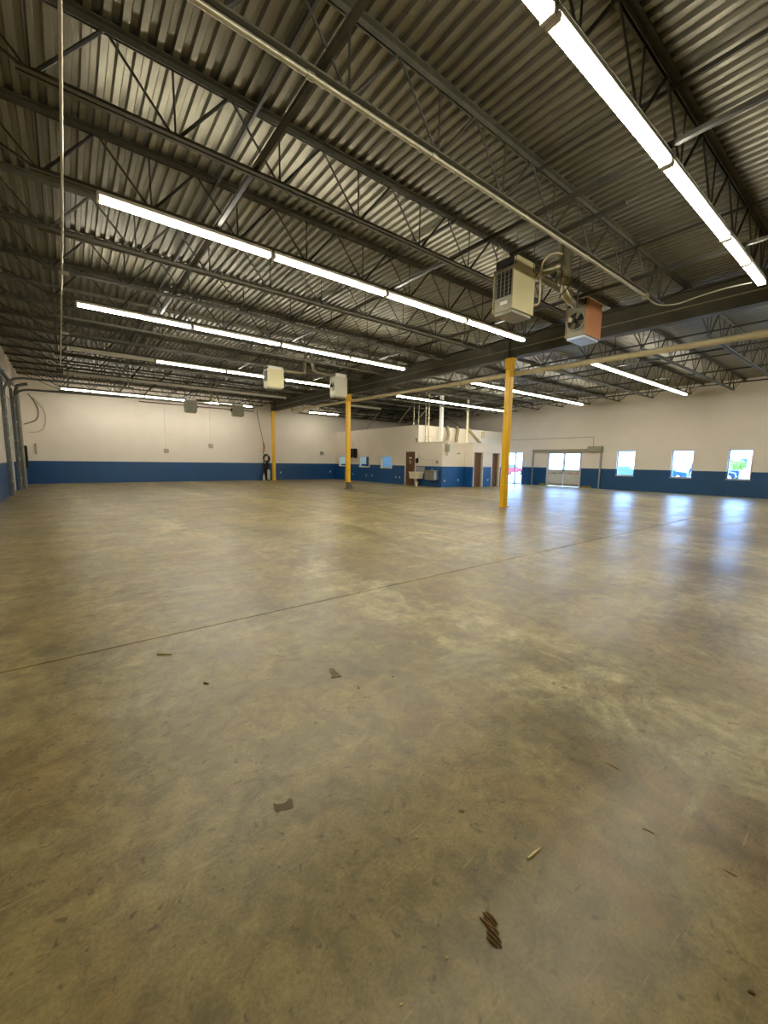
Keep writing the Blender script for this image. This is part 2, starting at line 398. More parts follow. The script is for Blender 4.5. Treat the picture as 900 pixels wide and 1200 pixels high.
for s, (a, b) in enumerate(((y0+.07, 14.15), (14.17, y1-.07))):
    lf = part('door_leaf', holed(0, XR+.03, XR+.08, a, b, .02, z1-.06, [(a+.07, b-.07, 1.13, z1-.11)]), M_GREYD, dd)
    part('pane', MB().box(XR+.05, XR+.056, a+.07, b-.07, 1.13, z1-.11), M_GLASS, lf)
    part('kick_plate', MB().box(XR+.018, XR+.03, a+.04, b-.04, .04, .2), plain('scuffed_kickplate', lin(168, 156, 128), .5, .2, .2, 8), lf)
    part('push_bar', MB().box(XR-.02, XR+.03, a+.12, b-.12, 1.02, 1.06), M_GREYD, lf)
    n = 7
    for k in range(n):                                # illegible row of small marks under each pane
        u = a+.14+(b-a-.28)*k/(n-1); dy = .05*(1+.3*math.sin(k*2.1+s))
        part('lettering_mark', MB().box(XR+.026, XR+.031, u-dy, u+dy, .84, .84+.06*(1+.4*math.cos(k*1.7))), M_MARKO if s == 0 else M_MARKD, lf)
    part('door_handle', MB().box(XR-.03, XR+.03, (b-.06 if s == 0 else a+.02), (b-.02 if s == 0 else a+.06), .9, 1.2), M_STAIN, lf)
gd = sempty('door_5', (XR+.1, 18.06, 0), 'glazed entrance door with side light')
y0, y1, _, z1 = GLS
part('door_frame', MB().box(XR+.02, XR+.12, y0, y0+.05, 0, z1).box(XR+.02, XR+.12, y1-.05, y1, 0, z1).box(XR+.02, XR+.12, y0+.05, y1-.05, z1-.06, z1).box(XR+.02, XR+.12, y0+.05, y1-.05, 0, .06), M_ALU, gd)
part('mullion', MB().box(XR+.0, XR+.12, 17.86, 17.94, .06, z1-.06), M_HGREY, gd)
part('pane', MB().box(XR+.06, XR+.066, y0+.05, 17.86, .06, z1-.06), M_GLASS, gd)
part('pane', MB().box(XR+.06, XR+.066, 17.94, y1-.05, .06, z1-.06), M_GLASS, gd)
part('door_handle', MB().tube([(XR-.03, 17.8, .9), (XR-.03, 17.8, 1.25)], .015), M_STAIN, gd)

# brown doors of the partition
d1 = sempty('door_1', (PX, 19.7, 0), 'brown wooden door with white sign beside the sink')
part('door_frame', MB().box(PX-.035, PX, 19.18, 19.25, 0, 2.2).box(PX-.035, PX, 20.13, 20.22, 0, 2.2).box(PX-.035, PX, 19.25, 20.13, 2.13, 2.2), M_FRAME, d1)
lf = part('door_leaf', MB().box(PX-.025, PX, 19.25, 20.13, .01, 2.13), M_DOOR, d1)
part('sign', MB().box(PX-.031, PX-.025, 19.56, 19.82, 1.70, 1.78), M_FRAME, lf, label='small white sign')
part('sign', MB().box(PX-.031, PX-.025, 19.6, 19.78, 1.36, 1.6), M_HGREY, lf, label='faint grey notice')
part('door_handle', MB().tube([(PX-.03, 19.33, 1.0), (PX-.08, 19.33, 1.0)], .025, 10), M_STAIN, lf)
for nm, D, i in (('door_2', D2, 0), ('door_3', D3, 1)):
    dr = sempty(nm, ((D[0]+D[1])/2, 16.4, 0), ['brown door in a deep white jamb nearer the drinking fountain', 'brown door in a deep white jamb nearer the glazed entrance'][i])
    part('door_frame', MB().box(D[0]-.05, D[0]+.01, 16.285, 16.5, 0, D[3]+.05).box(D[1]-.01, D[1]+.05, 16.285, 16.5, 0, D[3]+.05).box(D[0]+.01, D[1]-.01, 16.285, 16.5, D[3]-.01, D[3]+.05), M_FRAME, dr)
    lf = part('door_leaf', MB().box(D[0]+.01, D[1]-.01, 16.44, 16.48, .01, D[3]-.01), M_DOOR, dr)
    part('door_handle', MB().tube([(D[1]-.1, 16.44, 1.0), (D[1]-.1, 16.37, 1.0)], .025, 10), M_STAIN, lf)

# ------------------------------------------------------------------ joists
def chord_top(x0, x1):
    m = MB()
    for s in (-1, 1):
        m.box(x0, x1, *sorted((s*.013, s*.078)), ZD-.009, ZD).box(x0, x1, *sorted((s*.013, s*.021)), ZD-.072, ZD-.009)
    return m
def chord_bot(x0, x1):
    m = MB()
    for s in (-1, 1):
        m.box(x0, x1, *sorted((s*.013, s*.062)), ZB, ZB+.008).box(x0, x1, *sorted((s*.013, s*.020)), ZB+.008, ZB+.058)
    return m
nodes = [-.05+1.21*i for i in range(9)]+[10.29]
zb, zt = ZB+.03, ZD-.035
def bar(xa, za, xb, zb_, r): return MB().tube([(xa, 0, za), (xb, 0, zb_)], r, 6)
web = []
for i, x in enumerate(nodes):
    web.append(('web_vertical', bar(x, zb, x, zt, .011)))
    if i < len(nodes)-1:
        xm = (x+nodes[i+1])/2
        web.append(('web_diagonal', bar(x+.03, zb, xm, zt, .019))); web.append(('web_diagonal', bar(xm, zt, nodes[i+1]-.03, zb, .013)))
web.append(('web_diagonal', bar(-1.62, zt, nodes[0]-.03, zb, .016))); web.append(('web_diagonal', bar(nodes[0]-.02, zb, -.66, zt, .012)))
web.append(('web_diagonal', bar(nodes[-1]+.03, zb, 11.85, zt, .016))); web.append(('web_diagonal', bar(nodes[-1]+.02, zb, 10.95, zt, .012)))
def one_joist(name, dx, x0, x1):
    r = link(name, None, (dx, 0, 0)); OFF[r.name] = (0, 0, 0)
    part('top_chord', chord_top(x0, x1), M_STEEL, r); part('bottom_chord', chord_bot(-.15, 10.38), M_STEEL, r)
    part('bearing_seat', MB().box(x1-.14, x1, -.06, .06, ZD-.1, ZD-.072), M_STEEL, r)
    return r
j1 = one_joist('bar_joist', 0, XL, XG-.005)
j2 = one_joist('bar_joist', 13.95, XG+.005-13.95, XR-13.95)
cache = {}
for nm, mb in web:
    for r in (j1, j2):
        if id(mb) not in cache: cache[id(mb)] = mb.mesh(nm, M_STEELD)
        o = link(nm, cache[id(mb)], (0, 0, 0), r); OFF[o.name] = (0, 0, 0)
LIT = {2.06+JS*i for i in (0, 3, 6, 9, 12, 15)}
nb = len(JY)
for s, proto in enumerate((j1, j2)):
    for i, y in enumerate(JY):
        o = proto if i == 0 else copy_tree(proto)
        o.location = (0 if s == 0 else 13.95, y, 0)
        tag(o, 'steel bar joist, %s from the back wall, spanning girder to %s wall' % (ORD[nb-i], ['overhead-door', 'windowed'][s]), 'joist', 'open-web roof joists')

# bridging bars between the joists (two levels)
for i, x in enumerate((2.05, 5.55, 8.85, 15.95, 19.55, 22.7)):
    for lv in (0, 1):
        z = ZB+.058 if lv == 0 else ZD-.078
        m = MB().box(x-.028, x+.028, YF, YB, z, z+.006).box(x-.028, x-.022, YF, YB, *((z+.006, z+.05) if lv == 0 else (z-.045, z)))
        side = 'overhead-door' if x < XG else 'windowed'
        single('bridging_bar', '%s steel bridging bar across joists, %s from girder on the %s side' % (['lower', 'upper'][lv], ORD[(3-i if i < 3 else i-2)], side), 'bridging', m, M_STEELD, group='bridging bars')

# girder and columns
gz0, gz1 = 4.95, 5.61
gr = thing('roof_girder', 'deep olive-grey steel girder carried by the yellow columns', 'girder', (XG, 11, gz0))
part('bottom_flange', MB().box(XG-.13, XG+.13, YF, YB, gz0, gz0+.022), M_GIRD, gr)
part('top_flange', MB().box(XG-.13, XG+.13, YF, YB, gz1-.022, gz1), M_GIRD, gr)
part('web_plate', MB().box(XG-.008, XG+.008, YF, YB, gz0+.022, gz1-.022), M_GIRD, gr)
for y in (8.6, 18.4, 28.2, -1.2):
    part('stiffener', MB().box(XG-.12, XG+.12, y-.01, y+.01, gz0+.022, gz1-.022), M_GIRD, gr)
single('girder_conduit', 'thin conduit strapped along the face of the steel girder', 'conduit', MB().tube([(XG-.02, YF+.1, 5.26), (XG-.02, YB-.1, 5.26)], .014, 6), M_COND, True)
cols = [(11.82, 8.50), (11.82, 18.42), (11.82, 28.38)]
def column(x, y, label, worn):
    c = thing('steel_column', label, 'column', (x, y, 0), 'yellow columns')
    h = .105
    part('shaft', MB().bbox(x-h, x+h, y-h, y+h, 0, 4.58, .022), M_YEL, c, True)
    part('cap', MB().bbox(x-.125, x+.125, y-.125, y+.125, 4.58, 4.93, .012).box(x-.05, x+.25, y-.11, y+.11, 4.93, 4.95), M_YEL, c)
    part('base_plate', MB().box(x-.15, x+.15, y-.15, y+.15, 0, .02), M_YELD if worn else M_YEL, c)
    if worn:
        part('base_shoe', MB().prism([(x-.11, 0.0), (x+.26, 0), (x+.2, .10), (x+.112, .36), (x-.11, .36)], 1, y-.125, y+.02), M_YELD, c, label='bare grey steel shoe')
        for z in (1.3, 1.75, 3.4): part('junction_box', MB().box(x-.14, x-.105, y-.03, y+.03, z, z+.1), M_PLATE if z == 1.75 else M_YEL, c)
column(*cols[0], 'yellow steel column with plain base, farthest from the back wall', False)
column(*cols[1], 'yellow steel column with a bare grey shoe at its base', True)
column(*cols[2], 'yellow steel column against the back wall, beside the hose', False)

# drain pipe sloping along the column line
dp = thing('drain_pipe', 'long cream drain pipe sloping along the column line', 'pipe', (12.1, 14, 4.4))
def dz(y): return 4.36+(y-2.19)*.0185
part('pipe_run', MB().tube([(12.12, y, dz(y)) for y in (2.4, 8, 16, 25.6)], .075, 14), M_PIPE, dp, True)
part('end_cap', MB().tube([(12.12, 2.15, dz(2.15)), (12.12, 2.45, dz(2.45))], .088, 14), M_PIPE, dp, True)
for y in (5.1, 11.5, 18.8, 24.0):
    part('coupling', MB().tube([(12.12, y-.06, dz(y-.06)), (12.12, y+.06, dz(y+.06))], .082, 14), M_PIPE, dp, True)
    part('hanger_strap', MB().tube([(12.12, y+.2, dz(y)), (12.03, y+.2, gz0)], .009, 6), M_STEELD, dp)
part('elbow', MB().tube([(12.12, 25.6, dz(25.6)), (12.13, 25.85, dz(25.85)+.02), (12.17, 26.0, dz(26)+.1), (12.17, 26.02, 5.7)], .075, 14), M_PIPE, dp, True)

# ------------------------------------------------------------------ strip lights
ZL = ZB-.085
def make_fixture(L, lit):
    r = link('strip_light', None, (0, 0, 0)); OFF[r.name] = (0, 0, 0); g = .022
    hb = MB().prism([(-.055, .085), (-.055, .045), (-.035, .022), (.035, .022), (.055, .045), (.055, .085)], 0, g, L-g)
    part('housing', hb, M_HOUS, r)
    for s in (-1, 1):
        part('tube', MB().tube([(g+.03, s*.037, 0), (L-g-.03, s*.037, 0)], .019, 10), M_TUBE if lit else M_DEAD, r, True)
    for xx in (g, L-g-.028):
        part('end_socket', MB().box(xx, xx+.028, -.06, .06, -.024, .03), M_WHITE, r)
    return r
PROTO = {}
def fixture(x, y, L, lit, label):
    k = (L, lit)
    if k not in PROTO: PROTO[k] = make_fixture(L, lit); o = PROTO[k]
    else: o = copy_tree(PROTO[k])
    o.location = (x, y, ZL); tag(o, label, 'light', 'ceiling strip lights')
LL = 2.438; LH = 1.219
ROWS = [(15, 'first'), (12, 'second'), (9, 'third'), (6, 'fourth'), (3, 'fifth'), (0, 'sixth'), (-3, 'seventh')]
lay = {  # joist index -> (overhead-door side list, windowed side list) of (x, length, lit)
 15: ([(-.08+LH*i, LH, 1) for i in range(8)], [(13.72, LL, 1)]),
 12: ([(.05+LL*i, LL, 0) for i in range(4)], [(14.0, LL, 0)]),
 9: ([(.2, LL, 0)]+[(2.66+LL*i, LL, 1) for i in range(3)], [(13.68+LL*i, LL, 1) for i in range(4)]),
 6: ([(.34+LL*i, LL, 1) for i in range(4)], [(13.73+LL*i, LL, 1) for i in range(4)]),
 3: ([(.5+LL*i, LL, 1) for i in range(4)], [(13.88+LL*i, LL, 1) for i in range(4)]),
 0: ([(.71, LL, 1), (3.15, LL, 1), (5.59, LL, 1), (8.03, LH, 1), (9.25, LH, 1)], [(13.88+LL*i, LL, 1) for i in range(4)]),
 -3: ([], []),
}
for idx, rn in ROWS:
    y = 2.06+JS*idx
    for s in (0, 1):
        L = lay[idx][s]
        for k, (x, ln, lit) in enumerate(L):
            pos = ORD[len(L)-k] if s == 0 else ORD[k+1]
            fixture(x, y, ln, lit, '%s strip light, %s from girder, %s row from back wall, %s side' % ('lit' if lit else 'unlit', pos, rn, ['overhead-door', 'windowed'][s]))

# ------------------------------------------------------------------ conduits under the roof
yp = 2.06+JS
c = thing('ceiling_conduit', 'long bright conduit slung beneath a joist, ending near the heaters', 'conduit', (5, yp, ZB-.03))
part('pipe_run', MB().tube([(-1.7, yp, ZB-.03), (9.55, yp, ZB-.03)], .026, 10), M_COND, c, True)
for xx in (1.95, 3.5, 5.3, 7.1): part('coupling', MB().tube([(xx-.035, yp, ZB-.03), (xx+.035, yp, ZB-.03)], .034, 10), M_COND, c, True)
part('junction_box', MB().box(9.5, 9.62, yp-.05, yp+.05, ZB-.09, ZB+.01), M_COND, c)
part('flexible_whip', MB().tube(cr([(9.6, yp, ZB-.04), (9.85, yp-.12, ZB-.16), (10.1, yp-.38, ZB-.17), (10.25, yp-.75, ZB-.08), (10.33, yp-1.15, ZB-.03), (10.42, 2.2, ZB-.02)]), .014, 6), M_COND, c, True)
c = thing('ceiling_conduit', 'thin pale conduit crossing under the joists near the overhead-door wall', 'conduit', (.12, 12, ZB-.02))
part('pipe_run', MB().tube([(.22, YF+.2, ZB-.022), (.16, 8, ZB-.022), (.0, 20.3, ZB-.022)], .016, 8), M_COND, c, True)
for yy in (4.2, 10.2, 15.0): part('coupling', MB().box(.08, .24, yy-.04, yy+.04, ZB-.045, ZB), M_COND, c)
single('wall_pipe', 'brown pipe running along the top of the white back wall', 'pipe', MB().tube([(3.6, YB-.12, 4.86), (10.6, YB-.12, 4.86)], .03, 8), M_BROWNP, True)

# ------------------------------------------------------------------ unit heaters
def heater(label, x0, x1, y0, y1, z0, z1, blow, side, front, big):
    """blow -1: louvres on the -X face, fan on +X; +1: the reverse"""
    zb2 = z0+(z1-z0)*(.82 if big else .86)                               # cabinet top, flue collar above it
    h = thing('unit_heater', label, 'heater', ((x0+x1)/2, (y0+y1)/2, z0), 'hanging unit heaters')
    part('cabinet', MB().bbox(x0+.02, x1-.02, y0+.012, y1-.012, z0, zb2, .012), front, h)
    part('side_panel', MB().bbox(x0, x1, y0, y0+.012, z0+.004, zb2, .004), side, h)
    part('side_panel', MB().bbox(x0, x1, y1-.012, y1, z0+.004, zb2, .004), side, h)
    top = part('top_collar', MB().box(x0+.03, x1-.02, y0+.01, y0+.02, zb2, z1).box(x0+.03, x1-.02, y1-.02, y1-.01, zb2, z1).box(x0+.03, x1-.02, y0+.02, y1-.02, z1-.01, z1).box(x0+(x1-x0)*.55, x1-.02, y0+.02, y1-.02, zb2, z1-.01), M_WHITE if not big else side, h)
    part('top_opening', MB().box(x0+.04, x0+(x1-x0)*.55, y0+.02, y1-.02, zb2, z1-.012), M_DARK, h)
    xf, d = (x0+.02, -1) if blow < 0 else (x1-.02, 1)
    lo, hi = z0+(zb2-z0)*.33, z0+(zb2-z0)*.9
    part('grille_recess', MB().box(*sorted((xf, xf+d*.004)), y0+.05, y1-.05, lo, hi), M_DARK, h)
    n = 6
    for k in range(n):
        z = lo+(hi-lo)*(k+.5)/n
        part('louvre', MB().add([(xf+d*.003, y0+.055, z+.02), (xf+d*.003, y1-.055, z+.02), (xf+d*.026, y1-.055, z-.008), (xf+d*.026, y0+.055, z-.008), (xf+d*.003, y0+.055, z+.014), (xf+d*.003, y1-.055, z+.014), (xf+d*.024, y1-.055, z-.013), (xf+d*.024, y0+.055, z-.013)],
             [(0, 1, 2, 3), (7, 6, 5, 4), (0, 3, 7, 4), (1, 5, 6, 2), (3, 2, 6, 7), (0, 4, 5, 1)]), M_STEELD, h)
    for k in range(4):
        y = y0+.05+(y1-y0-.1)*(k+.5)/4
        part('grille_bar', MB().box(*sorted((xf+d*.026, xf+d*.03)), y-.006, y+.006, lo, hi), M_HGREY, h)
    if big: part('name_plate', MB().box(*sorted((xf, xf+d*.006)), y0+.12, y1-.16, z0+.11, z0+.17), M_PLATE, h, label='small pale name plate')
    # fan side
    xb, d2 = (x1-.02, 1) if blow < 0 else (x0+.02, -1); yc, zc, R = (y0+y1)/2, (z0+zb2)/2, min((y1-y0)*.44, .2)
    part('fan_ring', MB().torus((xb+d2*.015, yc, zc), R, .022, 0, 20, 6), M_HGREY, h, True)
    part('fan_opening', MB().lathe([(R-.01, 0), (R-.01, d2*.006)], (xb, yc, zc), 18, 0), M_DARK, h)
    for k in range(4):
        a = math.pi/2*k+.4; ca, sa = math.cos(a), math.sin(a)
        def bp(r, t, e): return (xb+d2*(.012+e), yc+r*ca-t*sa, zc+r*sa+t*ca)
        part('fan_blade', MB().add([bp(.02, -.02, 0), bp(R*.85, -.055, 0), bp(R*.85, .055, .03), bp(.02, .02, .015), bp(.02, -.02, .004), bp(R*.85, -.055, .004), bp(R*.85, .055, .034), bp(.02, .02, .019)],
             [(0, 1, 2, 3), (7, 6, 5, 4), (0, 4, 5, 1), (1, 5, 6, 2), (2, 6, 7, 3), (3, 7, 4, 0)]), M_FLUE, h)
    part('motor_hub', MB().lathe([(.045, 0), (.045, d2*.09), (.03, d2*.11)], (xb+d2*.01, yc, zc), 12, 0), M_BLACK, h, True)
    part('burner_tray', MB().box(x0+.04, x1-.04, y0+.03, y1-.03, z0-.05, z0), M_PALEB if (big and blow > 0) else M_HGREY, h)
    part('vent_stub', MB().tube([(xb, y0+.12, z1-.09), (xb+d2*.1, y0+.12, z1-.09)], .055, 10), M_FLUE, h, True)
    # hanging rods up to the joists / strut
    for xx in (x0+.06, x1-.06):
        for yy in (y0+.005, y1-.005): part('hanger_rod', MB().tube([(xx, yy, zb2-.12), (xx, yy, ZD+.002)], .007, 6), M_STEELD, h)
    return xb, d2
H1 = (6.5, 7.17, 4.7, 5.14, 4.27, 5.20); H2 = (9.17, 9.9, 4.7, 5.16, 4.34, 5.13)
heater('beige unit heater with dark louvred grille and pale name plate', *H1, -1, M_BEIGE, M_HGREY, True)
heater('unit heater with an orange-brown side panel and exposed fan', *H2, 1, M_ORANGE, M_HGREY, True)
heater('pale beige unit heater, farther from girder, between the other two heater pairs', 5.9, 6.53, 14.6, 15.0, 4.14, 4.88, -1, M_BEIGE, M_BEIGEG, False)
heater('grey-beige unit heater with fan, hung close beside a yellow column top', 8.72, 9.32, 14.6, 15.0, 4.12, 5.01, 1, M_BEIGEG, M_BEIGEG, False)
heater('small drab unit heater near the back wall, farther from the girder', 5.2, 5.78, 24.3, 24.7, 4.03, 4.72, -1, M_HGREY, M_HGREY, False)
heater('small drab unit heater near the back wall, closer to the girder', 7.72, 8.36, 24.3, 24.7, 4.03, 4.66, 1, M_HGREY, M_HGREY, False)
# strut bars the heaters hang from
for (x, y0, y1, lb) in ((6.25, 2.75, 4.6, 'dark steel strut lying across joists above the louvred beige heater'),):
    single('support_strut', lb, 'strut', MB().box(x-.035, x+.035, y0, y1, ZB+.058, ZB+.103), M_STEELD)
# flues
fy = 4.53
fl1 = thing('flue_stack', 'galvanised round flue stack between two big heaters, with tee and elbows', 'flue', (7.87, fy, 4.75))
part('riser', MB().tube([(7.87, fy, 5.04), (7.87, fy, ZD+.04)], .13, 18), M_FLUE, fl1, True)
part('collar', MB().tube([(7.87, fy, 5.44), (7.87, fy, 5.50)], .152, 18), M_FLUE, fl1, True)
part('branch', MB().tube(cr([(7.17, 4.82, 5.11), (7.26, 4.81, 5.11), (7.37, 4.70, 5.12), (7.5, fy+.06, 5.17), (7.62, fy, 5.24), (7.85, fy, 5.26)]), .085, 14), M_FLUE, fl1, True)
part('damper', MB().torus((7.27, 4.81, 5.11), .09, .022, 0, 16, 6), M_STEELD, fl1, True)
part('drop_tee', MB().tube([(7.87, fy, 5.04), (7.87, fy, 4.97), (7.87, fy, 4.95)], [.13, .09, .05], 14), M_FLUE, fl1, True)
part('elbow', MB().tube(cr([(7.89, fy, 5.0), (7.93, fy, 4.86), (8.03, fy, 4.78), (8.2, fy+.02, 4.76), (8.45, fy+.1, 4.80), (8.75, fy+.22, 4.86), (8.95, fy+.27, 4.92), (9.08, fy+.29, 5.0), (9.17, fy+.29, 5.04)]), .075, 14), M_FLUE, fl1, True)
for xx in (7.5, 8.15):
    part('hanger_rod', MB().tube([(xx, fy-.16, 4.55), (xx, fy-.16, ZD-.01)], .012, 6), M_STEELD, fl1)
part('brace', MB().tube([(7.5, fy-.16, 4.62), (8.15, fy-.16, 5.15)], .014, 6), M_STEELD, fl1)
part('cross_bar', MB().tube([(7.5, fy-.16, 5.62), (8.15, fy-.16, 5.62)], .014, 6), M_STEELD, fl1)
single('duct_run', 'galvanised pipe running level behind the flue stack between the heaters', 'duct', MB().tube([(7.0, 5.02, 5.272), (8.2, 5.02, 5.24), (9.3, 5.02, 5.203)], .075, 14), M_FLUE, True)
single('gas_whip', 'pale flexible gas line curving down beside the louvred heater', 'hose', MB().tube(cr([(7.5, 4.37, 5.35), (7.42, 4.43, 5.37), (7.31, 4.52, 5.33), (7.23, 4.6, 5.2), (7.22, 4.62, 4.95), (7.26, 4.64, 4.7), (7.27, 4.66, 4.52), (7.15, 4.69, 4.46)]), .016, 6), M_PIPE, True)
for (yy, xa, xb, za, zc2, zt2, lb) in ((14.72, 6.53, 8.72, 4.79, 4.92, 5.4, 'pale flue pipes rising between the middle pair of heaters'), (24.42, 5.78, 7.72, 4.63, 4.57, 5.2, 'drab flue pipes rising between the heaters near the back wall')):
    xm = (xa+xb)/2
    f = thing('flue_stack', lb, 'flue', (xm, yy, min(za, zc2)))
    part('branch', MB().tube([(xa, yy, za), (xm-.35, yy, za+.01), (xm-.2, yy, za+.05), (xm-.15, yy, zt2), (xm-.15, yy, ZD)], .057, 10), M_FLUE, f, True)
    part('branch', MB().tube([(xb, yy, zc2), (xm+.35, yy, zc2+.01), (xm+.2, yy, zc2+.06), (xm+.12, yy, zt2), (xm+.12, yy, ZD)], .057, 10), M_FLUE, f, True)

# ------------------------------------------------------------------ fittings on the partition
def outlet(pos, ax, label, sz=(.045, .06)):
    x, y, z = pos
    o = thing('wall_outlet', label, 'outlet', pos, 'wall outlets')
    if ax == 0: part('plate', MB().bbox(x-.012, x, y-sz[0], y+sz[0], z-sz[1], z+sz[1], .004), M_PLATE, o); part('socket', MB().box(x-.015, x-.012, y-.018, y+.018, z-.04, z-.008).box(x-.015, x-.012, y-.018, y+.018, z+.008, z+.04), M_BOX, o)
    else: part('plate', MB().bbox(x-sz[0], x+sz[0], y-.012, y, z-sz[1], z+sz[1], .004), M_PLATE, o); part('socket', MB().box(x-.018, x+.018, y-.015, y-.012, z-.04, z-.008).box(x-.018, x+.018, y-.015, y-.012, z+.008, z+.04), M_BOX, o)
for (y, z, lb) in ((20.75, .45, 'outlet low on blue partition, nearer of two beside the brown door'), (21.15, .45, 'outlet low on blue partition, second of two beside the brown door'),
                   (23.9, .45, 'outlet low on blue partition between the two small windows'), (24.6, .45, 'outlet low on blue partition beneath the blind window'), (26.4, .5, 'outlet low on blue partition beneath the black box')):
    outlet((PX, y, z), 0, lb)
outlet((17.65, 16.9, .40), 1, 'outlet low on the blue wall, nearest the drinking fountain corner')
outlet((18.85, 16.9, .42), 1, 'outlet low on the blue wall in the recess beside the step')
outlet((20.95, 16.3, .42), 1, 'outlet low on the blue wall between two brown doors')
outlet((12.6, YB, .55), 1, 'outlet low on the blue back wall beside the yellow column')
outlet((16.9, YB, .6), 1, 'outlet low on the blue back wall near the partition corner')
b = thing('black_box', 'black box hung on the white partition beside the yellow column', 'box', (PX-.15, 26.25, 1.78))
part('body', MB().bbox(PX-.3, PX, 25.82, 26.7, 1.78, 2.42, .02), M_BLACK, b)
for yy in (25.86, 26.6): part('bracket', MB().box(PX-.26, PX, yy, yy+.04, 1.7, 1.78), M_BROWNP, b)
part('cable', MB().tube([(PX-.02, 26.35, 2.42), (PX-.02, 26.35, 3.0)], .014, 6), M_BOX, b)
single('card_reader', 'small black box on the wall right beside the brown door', 'box', MB().bbox(PX-.1, PX, 18.93, 19.14, 1.42, 1.72, .015), M_BLACK)
single('alarm_horn', 'small dark box high on the partition near its upper corner', 'box', MB().bbox(PX-.08, PX, 19.02, 19.2, 2.82, 2.95, .01).bbox(PX-.06, PX, 19.08, 19.16, 2.72, 2.82, .008), M_BOX)
# utility sink
s = thing('utility_sink', 'cream utility tub on the partition between brown door and fountain', 'sink', (PX-.3, 18.75, 0))
sx0, sx1, sy0, sy1 = PX-.6, PX-.02, 18.45, 19.15
def frus(x0, x1, y0, y1, z0, z1, t):
    return [(x0+t, y0+t, z0), (x1-t, y0+t, z0), (x1-t, y1-t, z0), (x0+t, y1-t, z0), (x0, y0, z1), (x1, y0, z1), (x1, y1, z1), (x0, y1, z1)]
vo = frus(sx0, sx1, sy0, sy1, .46, .86, .03); vi = frus(sx0+.03, sx1-.03, sy0+.03, sy1-.03, .5, .86, .03)
part('basin', MB().add(vo+vi, [(0, 3, 2, 1), (0, 1, 5, 4), (1, 2, 6, 5), (2, 3, 7, 6), (3, 0, 4, 7), (8, 9, 10, 11), (8, 12, 13, 9), (9, 13, 14, 10), (10, 14, 15, 11), (11, 15, 12, 8), (4, 5, 13, 12), (5, 6, 14, 13), (6, 7, 15, 14), (7, 4, 12, 15)]), M_SINK, s)
part('rim', MB().bbox(sx0-.02, sx1, sy0-.02, sy0+.03, .83, .88, .008).bbox(sx0-.02, sx1, sy1-.03, sy1+.02, .83, .88, .008).bbox(sx0-.02, sx0+.03, sy0, sy1, .83, .88, .008).bbox(sx1-.03, sx1, sy0, sy1, .83, .88, .008), M_SINK, s)
part('drain_pipe', MB().tube(cr([(PX-.3, 18.75, .47), (PX-.3, 18.75, .28), (PX-.22, 18.75, .2), (PX-.1, 18.75, .26), (PX, 18.75, .28)]), .026, 8), M_BOX, s, True)
part('leg', MB().box(PX-.14, PX-.08, 18.68, 18.82, 0, .46), M_STEELD, s)
part('faucet', MB().tube(cr([(PX-.03, 18.62, .93), (PX-.06, 18.62, 1.05), (PX-.2, 18.62, 1.05), (PX-.22, 18.62, .99)]), .012, 8), M_STAIN, s, True)
part('backsplash', MB().box(PX-.02, PX, 18.35, 19.15, .8, 1.2), plain('grey_panel', lin(150, 152, 152), .5), s, label='grey splash panel')
single('spray_bottle', 'pale bottle standing on the floor beneath the utility tub', 'bottle', MB().lathe([(.07, 0), (.075, .04), (.075, .22), (.03, .3), (.03, .36), (.035, .38)], (PX-.42, 18.62, 0), 12), M_SINK, True)
# drinking fountain
f = thing('drinking_fountain', 'stainless steel wall-hung drinking fountain', 'fountain', (PX-.25, 17.5, .42))
part('cabinet', MB().bbox(PX-.42, PX, 17.12, 17.92, .42, .92, .02), M_STAIN, f)
part('basin_top', MB().bbox(PX-.46, PX, 17.1, 17.94, .92, 1.0, .015), M_STAIN, f)
part('bubbler', MB().tube([(PX-.12, 17.6, 1.0), (PX-.12, 17.6, 1.08), (PX-.16, 17.6, 1.1)], .016, 8), M_WHITE, f, True)
part('front_seam', MB().box(PX-.424, PX-.42, 17.5, 17.51, .45, .9), M_DARK, f)
t = thing('thermostat', 'small grey box with drooping wire above the drinking fountain', 'thermostat', (PX, 17.3, 1.45))
part('body', MB().bbox(PX-.04, PX, 17.22, 17.38, 1.42, 1.58, .008), M_BOX, t)
part('wire', MB().tube(cr([(PX-.02, 17.25, 1.58), (PX-.02, 17.6, 1.62), (PX-.02, 18.1, 1.60), (PX-.02, 18.5, 1.68), (PX-.02, 18.9, 1.9)]), .006, 5), M_BOX, t)
e = thing('electrical_box', 'grey electrical box with conduit loop high on the white wall corner', 'box', (17.74, 16.85, 2.1))
part('body', MB().bbox(17.6, 17.9, 16.78, 16.9, 2.12, 2.56, .008), M_BOX, e)
part('conduit', MB().tube(cr([(17.68, 16.86, 2.12), (17.66, 16.86, 1.98), (17.72, 16.86, 1.88), (17.82, 16.86, 1.98), (17.82, 16.86, 2.12)]), .014, 6), M_BOX, e, True)
part('conduit', MB().tube([(17.74, 16.86, 2.56), (17.74, 16.86, 2.74)], .02, 6), M_BOX, e, True)
single('light_switch', 'small grey device high on the white recess wall', 'switch', MB().bbox(18.68, 18.92, 16.86, 16.9, 2.0, 2.07, .005), M_BOX)
struct('trim_2', MB().box(PX-.025, PX+.12, 16.875, 19.0, 2.66, 2.70).box(PX-.025, 19.4, 16.875, 16.9, 2.66, 2.70).box(19.375, 22.82, 16.275, 16.3, 2.66, 2.70).box(19.375, 19.4, 16.3, 16.9, 2.66, 2.70), M_FRAME, 'pale capping on the low partition')

